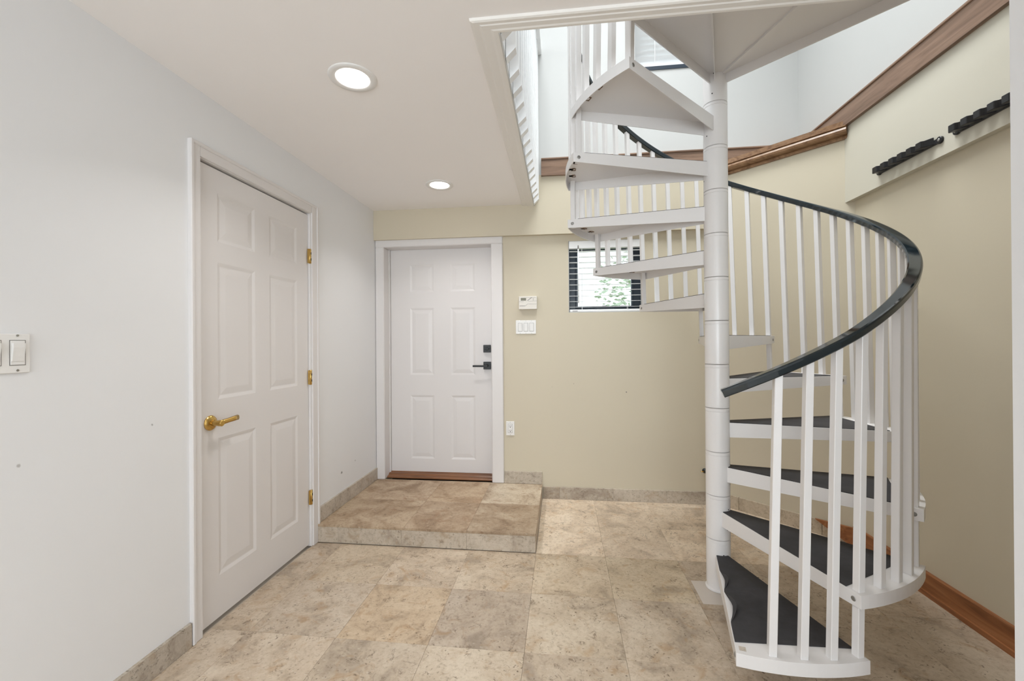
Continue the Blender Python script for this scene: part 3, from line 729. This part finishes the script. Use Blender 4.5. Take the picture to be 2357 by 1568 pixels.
# ------------------------------------------------------------------ upstairs railing along the opening
rl = thing('stairwell_railing', 'white wooden picket railing fixed to the edge of the stairwell opening', 'railing')
bm = bmesh.new(); h_ = .019
prof_ = [(-.203, 2.352), (-.165, 2.390), (-.165, 3.56), (-.203, 3.56)]
bm_prism(bm, prof_, -h_, h_, axis='y')
pk = None
for i in range(16):
    yy = 1.500 + i*.1238
    if pk is None: pk = obj('picket', bm, 'blind_white', rl); o = pk
    else:
        o = bpy.data.objects.new('picket', pk.data); COL.objects.link(o); o.parent = rl
    o.location = (random.uniform(-.0015, .0015), yy, random.uniform(-.004, .004))
box('top_rail', -.225, -.14, 1.46, 3.398, 3.56, 3.598, 'blind_white', rl, .004)
box('stringer', -.2035, -.2032, 1.478, 3.398, 2.365, 2.62, 'blind_white', rl)

# ------------------------------------------------------------------ recessed ceiling lights
def downlight(x, y, label, emit=True):
    t = thing('recessed_light', label, 'ceiling light', 'recessed ceiling lights')
    t.location = (x, y, ZC)
    bm = bmesh.new(); bm_lathe(bm, [(.096, .0), (.0965, -.003), (.093, -.0065), (.070, -.0055), (.066, -.003), (.064, .004)], 48, cap=False); obj('trim_ring', bm, 'plastic_white', t, sharp=50)
    bm = bmesh.new(); bm_lathe(bm, [(.064, -.0026), (.058, -.0040), (.030, -.0048), (.001, -.005)], 40); obj('lens', bm, 'lamp_lens', t, sharp=60)
    d = bpy.data.lights.new('lamp_light', 'AREA'); d.shape = 'DISK'; d.size = .11; d.energy = 2.9; d.spread = 2.1; d.color = (1.0, .98, .97)
    l = bpy.data.objects.new('lamp_light', d); COL.objects.link(l); l.parent = t; l.location = (0, 0, -.0075)
    return t
downlight(-.852, 1.675, 'lit white recessed ceiling light in front of the interior door')
downlight(-.838, 2.895, 'lit white recessed ceiling light above the entry step')
downlight(-.30, .10, 'unseen recessed ceiling light added over the hall')  # this lamp and the next are added out of view for extra light
downlight(-.30, -1.9, 'unseen recessed ceiling light added at the far end of the hall')

# ------------------------------------------------------------------ small things on the walls
t = thing('thermostat', 'off-white digital thermostat above the triple switch', 'thermostat')
box('body', -.336, -.189, YB-.032, YB-.001, 1.527, 1.632, 'plastic_ivory', t, .003)
box('screen', -.320, -.277, YB-.0328, YB-.0318, 1.597, 1.619, 'lcd', t)
boxes('panel_seam', [(-.334, -.296, YB-.0325, YB-.0318, 1.588, 1.5895), (-.262, -.191, YB-.0325, YB-.0318, 1.592, 1.5934), (-.330, -.286, YB-.0325, YB-.0318, 1.552, 1.556), (-.262, -.191, YB-.0325, YB-.0318, 1.569, 1.5706), (-.276, -.20, YB-.0325, YB-.0318, 1.621, 1.6222)], 'grey_print', t)
bm = bmesh.new(); bm_prism(bm, [(-.270, 1.596), (-.262, 1.596), (-.228, 1.621), (-.236, 1.621)], YB-.0326, YB-.0318, axis='y'); bm_prism(bm, [(-.286, 1.5525), (-.283, 1.5525), (-.262, 1.5705), (-.265, 1.5705)], YB-.0325, YB-.0318, axis='y'); obj('stripe', bm, 'grey_print', t)
boxes('button', [(-.2215, -.216, YB-.0335, YB-.0318, 1.610, 1.614), (-.2215, -.216, YB-.0335, YB-.0318, 1.600, 1.604)], 'grey_print', t)

t = thing('light_switch', 'white triple rocker switch plate below the thermostat', 'switch')
box('plate', -.364, -.200, YB-.006, YB, 1.329, 1.440, 'plastic_white', t, .002)
for i in range(3):
    xc = -.3285+i*.0465
    s = box('rocker_frame', xc-.0175, xc+.0175, YB-.0066, YB-.006, 1.350, 1.418, 'grey_print', t)
    bm = bmesh.new(); bm_prism(bm, [(YB-.006, 1.3525), (YB-.008, 1.3525), (YB-.0125, 1.4155), (YB-.006, 1.4155)], xc-.0155, xc+.0155, axis='x'); obj('rocker', bm, 'plastic_white', s)
    for zz in (1.335, 1.434):
        bm = bmesh.new(); bm_lathe(bm, [(.0028, 0), (.0028, .0008)], 10, T(xc, YB-.006, zz) @ RX90); obj('screw', bm, 'steel', t)

t = thing('wall_outlet', 'white duplex outlet low on the cream wall beside the entry door', 'outlet')
box('plate', -.449, -.381, YB-.006, YB, .503, .617, 'plastic_white', t, .002)
fc = box('face', -.432, -.398, YB-.0085, YB-.006, .526, .594, 'plastic_white', t, .001)
box('face_outline', -.4335, -.3965, YB-.0066, YB-.006, .5245, .5955, 'grey_print', t)
for zc in (.578, .542):
    boxes('slot', [(-.4235, -.4210, YB-.0092, YB-.0084, zc-.002, zc+.007), (-.4090, -.4065, YB-.0092, YB-.0084, zc-.002, zc+.007), (-.4180, -.4120, YB-.0092, YB-.0084, zc-.0105, zc-.0045)], 'void_dark', fc)
for zz in (.509, .611):
    bm = bmesh.new(); bm_lathe(bm, [(.0028, 0), (.0028, .0008)], 10, T(-.415, YB-.006, zz) @ RX90); obj('screw', bm, 'steel', t)

t = thing('dimmer_switch', 'white wall plate with rocker switch on the white wall beside the interior door', 'switch')
box('plate', XL, XL+.006, .900, 1.077, 1.188, 1.301, 'plastic_white', t, .002)
for yc in (1.047, .993):
    f1 = box('opening_frame', XL+.006, XL+.0068, yc-.0185, yc+.0185, 1.210, 1.283, 'grey_print', t)
    box('insert', XL+.006, XL+.0078, yc-.0165, yc+.0165, 1.212, 1.281, 'plastic_white', f1, .0006)
    bm = bmesh.new(); bm_prism(bm, [(XL+.0078, 1.222), (XL+.0095, 1.222), (XL+.0150, 1.262), (XL+.0150, 1.274), (XL+.0078, 1.274)], yc-.0145, yc+.013, axis='y'); obj('rocker', bm, 'plastic_white', f1)
    for zz in (1.196, 1.296):
        bm = bmesh.new(); bm_lathe(bm, [(.0032, 0), (.0032, .0012)], 10, T(XL+.006, yc, zz) @ RY90); obj('screw', bm, 'steel', t)

# black rod racks on the right band
def rack(y_hi, n, label):
    """runs toward the viewer from y_hi; a back strip with slanted notched blocks"""
    t = thing('rod_rack', label, 'rack', 'rod racks on the right wall')
    pitch_ = .0580; L_ = n*pitch_
    y_lo = y_hi - L_
    bm = bmesh.new()
    bm_box(bm, XU-.010, XU, y_lo-.02, y_hi-.012, 2.187, 2.212, .002)
    strip = obj('back_strip', bm, 'black_plastic', t)
    for s, yy in ((1, y_hi-.012), (-1, y_lo-.02)):
        bm = bmesh.new()
        bm_lathe(bm, [(.017, 0), (.017, .009), (.014, .011)], 20, T(XU, yy+s*.012, 2.200) @ Matrix.Rotation(R(-90), 4, 'Y')); tb = obj('mounting_tab', bm, 'black_plastic', t)
        bm = bmesh.new(); bm_lathe(bm, [(.007, 0), (.007, .002), (.004, .003)], 14, T(XU-.011, yy+s*.014, 2.200) @ Matrix.Rotation(R(-90), 4, 'Y')); obj('screw', bm, 'steel', tb)
    for i in range(n):
        yc = y_hi - .030 - pitch_*i
        bm = bmesh.new()
        # slanted block: plan outline leaning away from the viewer
        pl = [(XU-.009, yc+.006), (XU-.040, yc+.030), (XU-.046, yc+.024), (XU-.046, yc-.004), (XU-.034, yc-.012), (XU-.009, yc-.036)]
        bm_prism(bm, pl, 2.190, 2.226)
        for v in bm.verts:
            if v.co.z > 2.2 and v.co.x < XU-.03: v.co.z -= .004
        o = obj('holder_block', bm, 'black_plastic', t)
        bv = o.modifiers.new('b', 'BEVEL'); bv.width = .002; bv.segments = 1
    return t
rack(2.585, 6, 'black notched rod rack on cream wall beside the crown moulding end')
rack(2.118, 6, 'black notched rod rack partly hidden behind the white wall end')

# small black fitting low on the wall behind the pole
t = thing('door_stop', 'small black fitting with brass tip on the cream wall behind the pole', 'door stop')
bm = bmesh.new(); bm_lathe(bm, [(.018, 0), (.018, .010), (.012, .016), (.012, .040), (.006, .046)], 18, T(1.098, YB, .258) @ RX90); obj('base', bm, 'black_metal', t, sharp=40)
bm = bmesh.new(); bm_lathe(bm, [(.004, 0), (.004, .02), (.0015, .028)], 10, T(1.088, YB-.03, .2585) @ Matrix.Rotation(R(-90), 4, 'Y')); obj('tip', bm, 'brass', t)
